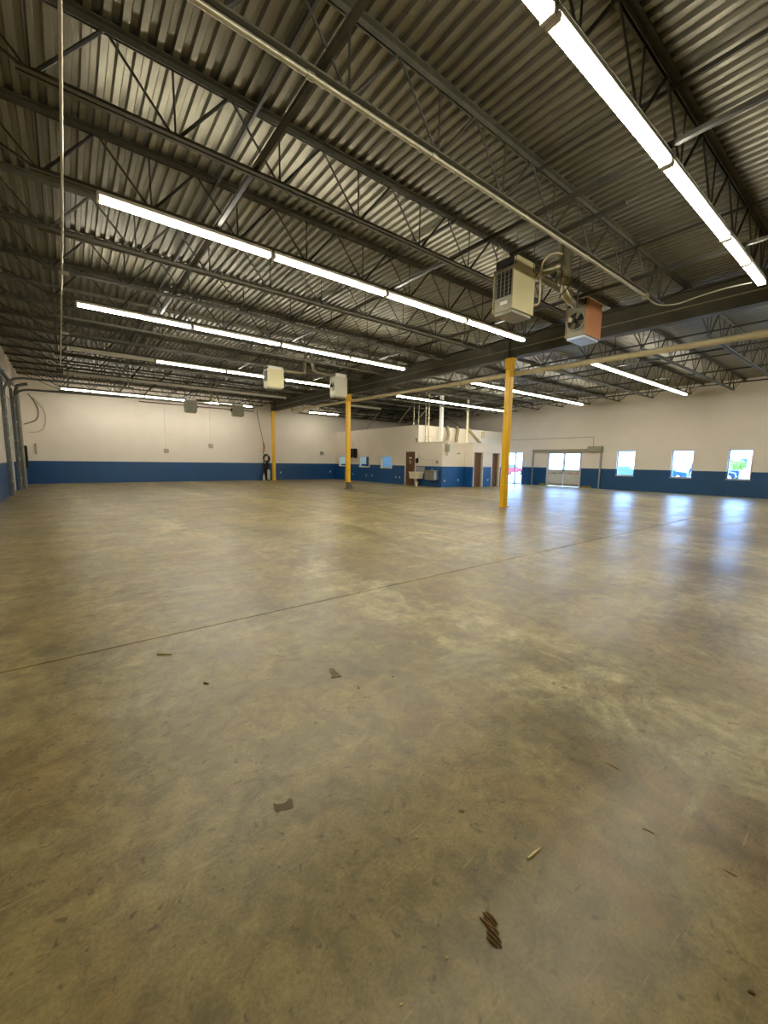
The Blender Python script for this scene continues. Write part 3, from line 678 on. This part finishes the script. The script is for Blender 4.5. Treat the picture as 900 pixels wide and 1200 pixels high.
# ducts and pipes standing on the low office roof, in front of the upper wall
RZ = 2.66
def standing(name, lb, cat, pts, r, mat, n=12): return single(name, lb, cat, MB().tube(cr(pts) if len(pts) > 2 else pts, r, n), mat, True)
standing('vent_pipe', 'thick white vent pipe rising from the low office roof to the deck', 'pipe', [(19.05, 18.68, RZ), (19.05, 18.68, ZD)], .13, M_WHITE)
standing('vent_pipe', 'slim cream pipe rising from the roof of the low office, beside the flexible ducts', 'pipe', [(21.55, 18.7, RZ), (21.55, 18.7, ZD)], .085, plain('cream_pipe', lin(232, 224, 184), .5))
standing('conduit_riser', 'thin pale riser beside the thick white vent pipe', 'conduit', [(17.95, 18.7, RZ), (17.95, 18.7, ZD)], .045, M_PIPE, 8)
standing('conduit_riser', 'thin grey riser nearest the upper partition corner', 'conduit', [(17.62, 18.62, RZ), (17.62, 18.62, ZD)], .03, M_BOX, 8)
standing('conduit_riser', 'thin white riser touching the thick white vent pipe', 'conduit', [(18.82, 18.6, RZ), (18.82, 18.6, ZD)], .03, M_WHITE, 8)
standing('flexible_duct', 'flexible duct curving in a hook beside the thick white vent', 'duct', [(19.3, 18.7, RZ+.1), (19.52, 18.7, RZ+.14), (19.72, 18.72, RZ+.36), (19.8, 18.74, RZ+.75), (19.82, 18.9, RZ+1.16)], .105, M_FLEX)
standing('flexible_duct', 'flexible duct standing nearly upright on the low office roof', 'duct', [(20.55, 18.7, RZ), (20.55, 18.7, RZ+.5), (20.66, 18.72, RZ+.95), (20.72, 18.89, RZ+1.18)], .115, M_FLEX)
standing('flexible_duct', 'flexible duct sloping down onto the low office roof', 'duct', [(22.68, 18.3, RZ+.06), (22.4, 18.5, RZ+.42), (21.95, 18.75, RZ+.95), (21.77, 18.9, RZ+1.16)], .105, M_FLEX)
g = thing('wire_guard', 'small white wire rack on the low office roof', 'rack', (18.2, 18.8, RZ))
for xx in (17.75, 18.15, 18.55): part('upright', MB().tube([(xx, 18.85, RZ), (xx, 18.85, RZ+.42)], .012, 6), M_BOX, g)
part('rail', MB().tube([(17.75, 18.85, RZ+.42), (18.55, 18.85, RZ+.42)], .012, 6).tube([(17.75, 18.85, RZ+.1), (18.15, 18.85, RZ+.42)], .01, 6), M_BOX, g)
single('junction_box', 'cream box high on the upper partition near its capping', 'box', MB().bbox(23.45, 23.75, 18.9, 19.0, 3.28, 3.7, .01), M_PIPE)
# braces from the tall office roof up to the joists
for i, (xa, ya, xb, yb_, lb) in enumerate(((17.76, 20.0, 17.76, 18.4, 'sloping brace nearest the upper partition corner'), (17.6, 21.6, 17.6, 20.035, 'second sloping brace from the upper partition corner'),
                                (17.6, 25.0, 17.6, 23.302, 'sloping brace on the office roof nearest the back wall'), (19.2, 19.6, 18.0, 20.035, 'sloping brace behind the thick white vent pipe'), (22.3, 19.6, 20.2, 20.035, 'sloping brace behind the flexible ducts'))):
    single('roof_brace', lb, 'brace', MB().tube([(xa, ya, 3.76), (xb, yb_, ZB+.03)], .035, 6), M_COND if i < 3 else M_STEEL, True, 'braces on the office roof')
for i, yy in enumerate((19.3, 19.75)):
    standing('conduit_riser', ['thin riser standing on the tall office roof at its corner', 'thin riser on the tall office roof, set back from its corner'][i], 'conduit', [(17.65, yy, 3.76), (17.65, yy, ZD)], .03, M_COND, 8)

# ------------------------------------------------------------------ windowed wall fittings
fr = thing('roller_frame', 'grey steel frame with coil box around the double door', 'frame', (XR-.1, 14.1, 0))
part('post', MB().box(XR-.12, XR-.03, 11.72, 11.80, 0, 2.36), M_ALU, fr)
part('post', MB().box(XR-.12, XR-.03, 16.36, 16.44, 0, 2.36), M_ALU, fr)
part('header', MB().box(XR-.13, XR, 11.72, 16.46, 2.28, 2.46), M_HGREY, fr)
part('coil_box', MB().bbox(XR-.26, XR, 11.68, 12.55, 2.28, 2.62, .03), M_HGREY, fr)
single('wall_conduit', 'thin conduit along the panel wall dropping to the coil box', 'conduit', MB().tube([(XR-.02, 18.9, 3.2), (XR-.02, 12.3, 3.2), (XR-.02, 12.3, 2.6)], .018, 6), M_BOX, True)
M_HAY = plain('dry_debris', lin(140, 122, 66), .9, 0, .3, 20)
for (y, wd, lb) in ((15.62, .3, 'small tan debris pile by the door jamb on the entrance side'), (12.55, .42, 'low tan debris pile at the foot of the wall by the double door')):
    m = MB(); n = 10
    vsx = [(XR-.13, y+wd*(2*i/n-1), .002) for i in range(n+1)]+[(XR-.004, y+wd*(2*i/n-1), .002) for i in range(n+1)]+[(XR-.03-.01*random.random(), y+wd*(2*i/n-1), .01+.2*math.sin(math.pi*i/n)*random.uniform(.5, 1)) for i in range(n+1)]
    fsx = []
    for i in range(n):
        a, b2, c2 = i, i+n+1, i+2*n+2; fsx += [(a, a+1, c2+1, c2), (b2, c2, c2+1, b2+1), (a, b2, b2+1, a+1)]
    fsx += [(0, 2*n+2, n+1), (n, 2*n+1, 3*n+2)]
    m.add(vsx, fsx); single('debris_pile', lb, 'debris', m, M_HAY)

# ------------------------------------------------------------------ back wall fittings
for (x, z, lb) in ((4.96, 1.95, 'outlet box with drop conduit, farther from the yellow column'), (7.66, 2.36, 'outlet box with drop conduit, closer to the yellow column')):
    o = thing('drop_conduit', lb+' on the white back wall', 'outlet', (x, YB, z), 'drop conduits on the back wall')
    part('conduit', MB().tube([(x, YB-.025, z+.1), (x, YB-.025, 4.9)], .016, 6), M_FRAME, o)
    part('box', MB().bbox(x-.13, x+.13, YB-.07, YB, z-.12, z+.12, .01), plain('tan_box', lin(176, 152, 130), .5), o)
single('call_station', 'small tan box on the white back wall near the partition corner', 'box', MB().bbox(15.95, 16.25, YB-.06, YB, 1.95, 2.2, .01), M_BOX)
single('pipe_handle', 'short grey grab bar on the white back wall by the corner tracks', 'handle', MB().tube([(-1.35, YB, 2.15), (-1.35, YB-.1, 2.15), (-1.35, YB-.1, 1.62), (-1.35, YB, 1.62)], .035, 6), M_BOX)
single('wall_cable', 'black cable looping down the back wall corner', 'cable', MB().tube(cr([(-1.45, YB-.05, 4.75), (-1.2, YB-.05, 4.3), (-1.1, YB-.05, 3.8), (-1.25, YB-.06, 3.4), (-1.75, YB-.08, 3.15)]), .02, 6), M_CABLE, True)
single('wall_cable', 'thin grey cable hanging in a wide loop on the back wall', 'cable', MB().tube(cr([(-1.3, YB-.04, 4.6), (-.85, YB-.04, 3.9), (-.9, YB-.04, 3.1), (-1.2, YB-.04, 2.8), (-1.6, YB-.04, 2.75)]), .012, 6), M_BOX, True)
# hose station beside the column
hx, hy = 11.37, YB-.35
hs = thing('hose_station', 'hung cord with orange plug and coiled black hose on the back wall', 'hose', (hx, hy, .9))
part('cord', MB().tube(cr([(10.75, hy, 4.9), (10.85, hy, 4.2), (11.05, hy, 3.3), (11.18, hy, 2.7)]), .018, 6), M_CABLE, hs, True)
part('plug', MB().tube([(11.17, hy, 2.75), (11.22, hy, 2.45), (11.2, hy, 2.15), (11.14, hy, 1.9)], [.04, .07, .05, .03], 8), M_ORNG, hs, True, label='orange plug and strap')
for k in range(4): part('hose_coil', MB().torus((hx+.02*k-.02, hy-.03*k+.05, 1.62-.03*k), .2+.02*(k % 2), .028, 1, 20, 6, 1.25), M_CABLE, hs, True)
part('hook', MB().box(hx-.03, hx+.03, hy-.1, YB, 1.84, 1.9), M_STEELD, hs)
part('hose_tail', MB().tube(cr([(11.18, hy, 1.5), (11.12, hy, 1.0), (11.2, hy, .5), (11.16, hy-.02, .1)]), .028, 6), M_CABLE, hs, True)
fe = thing('fire_extinguisher', 'pale grey extinguisher-shaped canister at the foot of the yellow column', 'extinguisher', (11.48, hy-.1, 0))
part('cylinder', MB().lathe([(.09, 0), (.1, .03), (.1, .62), (.06, .72), (.035, .76)], (11.48, hy-.1, .05), 14), M_GREYD, fe, True)
part('valve_head', MB().bbox(11.42, 11.56, hy-.15, hy-.05, .8, .9, .01), M_BLACK, fe)
part('nozzle_hose', MB().tube(cr([(11.42, hy-.1, .86), (11.35, hy-.12, .7), (11.36, hy-.12, .4)]), .02, 6), M_CABLE, fe)
part('foot', MB().lathe([(.12, 0), (.12, .05)], (11.48, hy-.1, 0), 14), M_BLACK, fe)
single('black_case', 'dark case leaning on the blue wall behind the canister', 'case', MB().bbox(11.25, 11.66, YB-.2, YB-.02, .0, 1.22, .02), M_DARK)
single('white_bottle', 'small pale bottle on the floor beside the coiled hose', 'bottle', MB().lathe([(.07, 0), (.08, .05), (.07, .3), (.03, .42), (.03, .5)], (11.12, hy-.12, 0), 12), M_GREYD, True)

# ------------------------------------------------------------------ overhead doors on the left wall
for di, (y0, y1, _, z1) in enumerate(DOOR_L):
    od = sempty('door_%d' % (6+di), (XL, (y0+y1)/2, 0), 'closed sectional overhead door')
    n = 7
    for k in range(n):
        part('door_section', MB().bbox(XL-.12, XL-.06, y0-.02, y1+.02, z1*k/n+.006, z1*(k+1)/n-.006, .012), M_GREYD, od)
    for y, s in ((y0, -1), (y1, 1)):
        part('jamb_post', MB().box(XL-.02, XL+.10, y+s*.02, y+s*.12, 0, 4.35), M_TRACK, od)
        pts = [(XL+.1, y+s*.05, 0.02), (XL+.1, y+s*.05, 3.8)]+[(XL+.1+.55*(1-math.cos(a)), y+s*.05, 3.8+.55*math.sin(a)) for a in (.3, .6, .9, 1.2, 1.57)]+[(XL+4.2, y+s*.05, 4.40)]
        part('door_track', MB().tube(pts, .045, 6), M_TRACK, od)
        for zz in (.5, 1.3, 2.1, 2.9, 3.6): part('track_bracket', MB().box(XL, XL+.15, y+s*.02, y+s*.10, zz, zz+.08), M_COND, od)
        for xx in (XL+2.0, XL+4.0): part('track_hanger', MB().box(xx-.02, xx+.02, y+s*.04, y+s*.06, 4.4, ZD-.01), M_TRACK, od)
    part('spring_shaft', MB().tube([(XL+.14, y0-.3, 4.5), (XL+.14, y1+.3, 4.5)], .05, 10), M_TRACK, od, True)
    part('header_plate', MB().box(XL, XL+.06, y0-.3, y1+.3, 4.35, 4.7), M_TRACK, od)
wp = thing('corner_pipes', 'grey riser pipes and black controls in the overhead-door corner', 'pipe', (XL+.1, 25.2, 0))
part('riser', MB().tube([(XL+.12, 24.7, 0), (XL+.12, 24.7, 4.3), (XL+.2, 24.75, 4.6), (XL+.55, 24.8, 4.72)], .07, 8), M_TRACK, wp, True)
part('riser', MB().tube([(XL+.1, 26.4, 0), (XL+.1, 26.4, 4.8)], .05, 8), M_BOX, wp, True)
part('control_box', MB().bbox(XL, XL+.22, 26.7, 27.1, .9, 2.0, .02), M_BLACK, wp)

# ------------------------------------------------------------------ floor scraps
def flake(name, lb, cat, x, y, L, W, ang, mat, h=.006, jag=.3, n=9):
    ca, sa = math.cos(ang), math.sin(ang); up = []; lo = []
    for i in range(n):
        a = 2*math.pi*i/n; rr = 1-jag*random.random(); u, v = L/2*math.cos(a)*rr, W/2*math.sin(a)*rr
        up.append((x+u*ca-v*sa, y+u*sa+v*ca, h*(.7+.6*random.random()))); lo.append((x+u*1.08*ca-v*1.08*sa, y+u*1.08*sa+v*1.08*ca, 0))
    m = MB().add(lo+up, [tuple(range(n-1, -1, -1)), tuple(range(n, 2*n))]+[(i, (i+1) % n, n+(i+1) % n, n+i) for i in range(n)])
    return single(name, lb, cat, m, mat)
M_BARK = plain('bark', lin(108, 82, 38), .9, 0, .4, 60); M_CHIP = plain('pale_wood', lin(226, 204, 138), .7, 0, .1, 40); M_RES = plain('dark_residue', lin(98, 84, 52), .75, 0, .15, 30)
M_SLIV = plain('dull_sliver', lin(128, 106, 62), .8, 0, .2, 40)
M_LEAF = plain('grey_leaf', lin(104, 94, 68), .8, 0, .2, 40)
VIEW = math.radians(52)
def fl_pt(px, py):
    v = _f*F_PX+_r2*(px-450)-_u2*(py-600); t_ = -EYE/v.z; return v.x*t_, v.y*t_
bA, bB = Vector(fl_pt(564, 1077)), Vector(fl_pt(592, 1107)); bC = (bA+bB)/2; bd_ = (bB-bA).normalized(); bp_ = Vector((-bd_.y, bd_.x)); bl_ = (bB-bA).length
bk = thing('bark_scrap', 'ragged brown scrap of bark lying on the concrete', 'bark', (bC.x, bC.y, 0))
for k in range(9):
    dv = (k-4)*.0065+random.uniform(-.004, .004); L = bl_*random.uniform(.4, .75)*(1.2-.12*abs(k-4)); du = random.uniform(-.2, .2)*bl_+(4-k)*.004
    c0 = bC+bd_*du+bp_*dv; e = random.uniform(-.1, .1); dd_ = (bd_+bp_*e).normalized(); zz = random.uniform(.003, .009)
    p0, p1 = c0-dd_*L/2, c0+dd_*L/2
    part('fibre', MB().tube([(p0.x, p0.y, .003), (c0.x, c0.y, zz), (p1.x, p1.y, .003)], [.0022, random.uniform(.004, .006), .0018], 5), M_BARK, bk)
def at_stick(name, lb, x, y, L, W, ang, mat, cat='splinter'):
    ca, sa = math.cos(ang), math.sin(ang)
    single(name, lb, cat, MB().tube([(x-ca*L/2, y-sa*L/2, W*.6), (x, y, W*.75), (x+ca*L/2, y+sa*L/2, W*.5)], [W*.9, W, W*.45], 5), mat)
at_stick('wood_splinter', 'pale wood splinter lying near the bark scrap', 1.316, .723, .075, .006, math.atan2(fl_pt(634, 996)[1]-fl_pt(620, 1008)[1], fl_pt(634, 996)[0]-fl_pt(620, 1008)[0]), M_CHIP)
at_stick('wood_splinter', 'pale wood sliver lying beside the floor joint', .486, 3.325, .11, .007, math.radians(-36), M_CHIP)
def outline(name, lb, cat, px, h, mat, wob=0):
    q = [fl_pt(*p) for p in px]; n = len(q)
    m = MB().add([(x, y, 0) for x, y in q]+[(x, y, h+wob*random.random()) for x, y in q], [tuple(range(n-1, -1, -1))]+[(i, (i+1) % n, n+(i+1) % n, n+i) for i in range(n)])
    cx, cy = sum(p[0] for p in q)/n, sum(p[1] for p in q)/n; m.v.append((cx, cy, h)); c_ = len(m.v)-1
    m.f += [(n+i, n+(i+1) % n, c_) for i in range(n)]
    return single(name, lb, cat, m, mat)
outline('residue_patch', 'dark flat residue patch on the concrete', 'residue', [(320, 941), (325, 943), (334, 941), (339, 935), (343, 937), (344, 947), (334, 950), (329, 950), (326, 953), (321, 950)], .0008, M_RES)
outline('dead_leaf', 'curled grey dead leaf lying on bare concrete', 'leaf', [(386, 784), (391, 783), (393, 787), (400, 793), (393, 794), (388, 795), (389, 790), (386, 788)], .0015, M_LEAF, .004)
flake('dark_pebble', 'tiny dark crumb nearer the wood sliver', 'crumb', .628, 2.717, .05, .022, 2.2, M_BARK, .008)
for (px, py, L, ang, mat, lb) in ((460, 793, .022, 0, M_BARK, 'dark round crumb on the concrete past the dead leaf'), (420, 806, .028, 1, M_BARK, 'thin dark crumb close beside the dead leaf'), (428, 817, .022, 0, M_CHIP, 'pale pebble close beside the dead leaf'),
      (760, 974, .06, 2.2, M_SLIV, 'thin brown sliver on the worn concrete'), (718, 898, .09, 2.0, M_SLIV, 'long tan sliver on the scuffed concrete'), (855, 1023, .06, 2.2, M_SLIV, 'dull tan sliver out on the brown concrete'),
      (541, 951, .03, 2.4, M_RES, 'small tan splinter near the dark residue'), (488, 982, .015, 0, M_CHIP, 'tiny white grit grain past the residue patch'), (523, 1123, .012, 0, M_CHIP, 'tiny white grit grain near the bark scrap'), (470, 1178, .012, 0, M_CHIP, 'tiny white grit grain on open concrete'), (880, 1163, .02, 2.2, M_BARK, 'dark sliver on the open brown concrete')):
    x, y = fl_pt(px, py)
    if L > .055: at_stick('floor_sliver', lb, x, y, L*.7, .0022, ang-.4, mat)
    else: flake('floor_crumb', lb, 'crumb', x, y, L, L*.5, ang, mat, .004)

# ------------------------------------------------------------------ outdoors, seen through the glass
M_ASPH = plain('bright_concrete_yard', lin(205, 203, 196), .8, 0, .06, .5)
struct('ground', MB().box(XR+.2, 110, -45, 75, -.25, -.1), M_ASPH, 'sunlit pale parking yard')
M_TIRE = plain('tyre_rubber', lin(28, 28, 30), .8); M_RIM = plain('wheel_rim', lin(225, 228, 232), .35, .4); M_CGLASS = plain('car_glass', lin(70, 88, 104), .1)
M_LAMPG = plain('headlamp_glass', lin(236, 240, 246), .1)
def car(name, label, cat, x, y, col, prof, cab, L, W, wr, rough=.3):
    """profile in (along, up); nose toward -Y; car runs along Y"""
    paint = plain('paint_'+label.split()[0]+label.split()[1], col, rough)
    z0 = -.1
    c = thing(name, label, cat, (x, y, z0), 'parked vehicles')
    part('body', MB().prism([(y+u, z0+v) for u, v in prof], 0, x-W/2, x+W/2), paint, c)
    n = len(cab); q = W*.40
    vs = [(x-W*.46, y+u, z0+v) if i in (0, n-1) else (x-q, y+u, z0+v) for i, (u, v) in enumerate(cab)]
    vs += [(2*x-p[0], p[1], p[2]) for p in vs]
    part('cabin_glass', MB().add(vs, [tuple(range(n)), tuple(range(2*n-1, n-1, -1))]+[(i, n+i, n+(i+1) % n, (i+1) % n) for i in range(n)]), M_CGLASS, c)
    tp = [p for p in cab[1:-1]]
    part('roof', MB().box(x-q-.01, x+q+.01, y+tp[0][0], y+tp[-1][0], z0+tp[0][1]-.03, z0+tp[0][1]+.03), paint, c)
    for u in (-L*.31, L*.31):
        for s in (-1, 1):
            wx = x+s*(W/2-.08)
            wl = part('wheel', MB().lathe([(wr*.7, -.11), (wr, -.09), (wr, .09), (wr*.7, .11)], (wx, y+u, z0+wr), 20, 0), M_TIRE, c, True)
            part('rim', MB().lathe([(wr*.6, -.115), (wr*.6, .115)], (wx, y+u, z0+wr), 16, 0), M_RIM, wl)
    for s in (-1, 1): part('headlamp', MB().bbox(x+s*W*.36-.12, x+s*W*.36+.12, y-L/2-.02, y-L/2+.06, z0+.62, z0+.8, .02), M_LAMPG, c)
    return c
sedan = [(-2.25, .35), (-2.3, .6), (-2.2, .82), (-1.1, .98), (1.5, 1.02), (2.2, .98), (2.3, .6), (2.25, .32)]
scab = [(-1.15, .97), (-.45, 1.42), (.85, 1.45), (1.75, 1.0)]
jeep = [(-2.05, .5), (-2.05, 1.15), (-1.95, 1.22), (-.6, 1.27), (1.9, 1.27), (2.0, 1.2), (2.0, .5)]
jcab = [(-.62, 1.26), (-.45, 1.85), (1.85, 1.87), (1.95, 1.26)]
TX, TY = 52.0, 12.1
j = car('parked_truck', 'dark blue boxy off-road truck parked outside the windows', 'truck', TX, TY, lin(30, 44, 92), jeep, jcab, 4.1, 1.8, .44)
part('grille', MB().box(TX-.6, TX+.6, TY-2.08, TY-2.05, .5, 1.0), M_STAIN, j)
part('bumper', MB().bbox(TX-.85, TX+.85, TY-2.3, TY-2.05, .42, .6, .02), M_LAMPG, j)
for s in (-1, 1):
    for u in (-1.27, 1.27):
        part('fender', MB().tube([(TX+s*.9, TY+u-.62, .45), (TX+s*.9, TY+u-.5, .86), (TX+s*.9, TY+u, .98), (TX+s*.9, TY+u+.5, .86), (TX+s*.9, TY+u+.62, .45)], .06, 6), M_HGREY, j)
car('parked_car', 'bright blue sedan parked across the yard', 'car', 57, 17.9, lin(20, 66, 150), sedan, scab, 4.6, 1.8, .33)
car('parked_car', 'silver grey sedan parked across the yard', 'car', 50, 19.6, lin(80, 100, 125), sedan, scab, 4.6, 1.8, .33)
car('parked_car', 'red sedan seen through the glazed entrance', 'car', 50, 34.3, lin(200, 30, 40), sedan, scab, 4.6, 1.8, .33)
bd = thing('brick_building', 'pale red brick building far across the yard', 'building', (88, 14, -.1))
part('wall', MB().box(82, 94, 8, 16.6, -.1, 3.2), plain('pale_brick', lin(196, 122, 88), .8, 0, .1, 2), bd)
part('roof', MB().box(81.6, 94.4, 7.6, 17.0, 3.2, 3.6), M_FRAME, bd)
for y in (9.2, 11.2, 13.2, 15.2): wn = part('window', MB().box(81.95, 82.05, y, y+1.1, 1.2, 2.8), M_FRAME, bd); part('pane', MB().box(81.9, 81.96, y+.1, y+1.0, 1.3, 2.7), M_CGLASS, wn)
def tree(x, y, h, R, label):
    t = thing('leafy_tree', label, 'tree', (x, y, -.1), 'trees across the yard')
    part('trunk', MB().tube([(x, y, -.1), (x+.05, y, h*.3), (x-.05, y+.1, h*.6)], [.16, .12, .06], 8), M_BROWNP, t, True)
    m = MB()
    for k in range(420):
        a, b = random.uniform(0, 6.28), random.uniform(-1, 1); rr = R*random.uniform(.55, 1); c = math.sqrt(1-b*b)
        p = Vector((x+rr*c*math.cos(a), y+rr*c*math.sin(a), h*.62+rr*b*.85)); s = random.uniform(.12, .26)
        d1 = Vector((random.uniform(-1, 1), random.uniform(-1, 1), random.uniform(-1, 1))).normalized()*s; d2 = d1.orthogonal().normalized()*s*.6
        m.add([p-d1, p+d2, p+d1, p-d2], [(0, 1, 2, 3)])
    o = part('foliage', m, plain('leaf_green', lin(146, 182, 70), .7, 0, .3, 3), t); o['kind'] = 'stuff'
tree(70, 15.4, 3.4, 1.1, 'round leafy green tree closer to the brick building')
tree(68, 13.6, 2.7, .8, 'small leafy green tree near the parked blue truck')
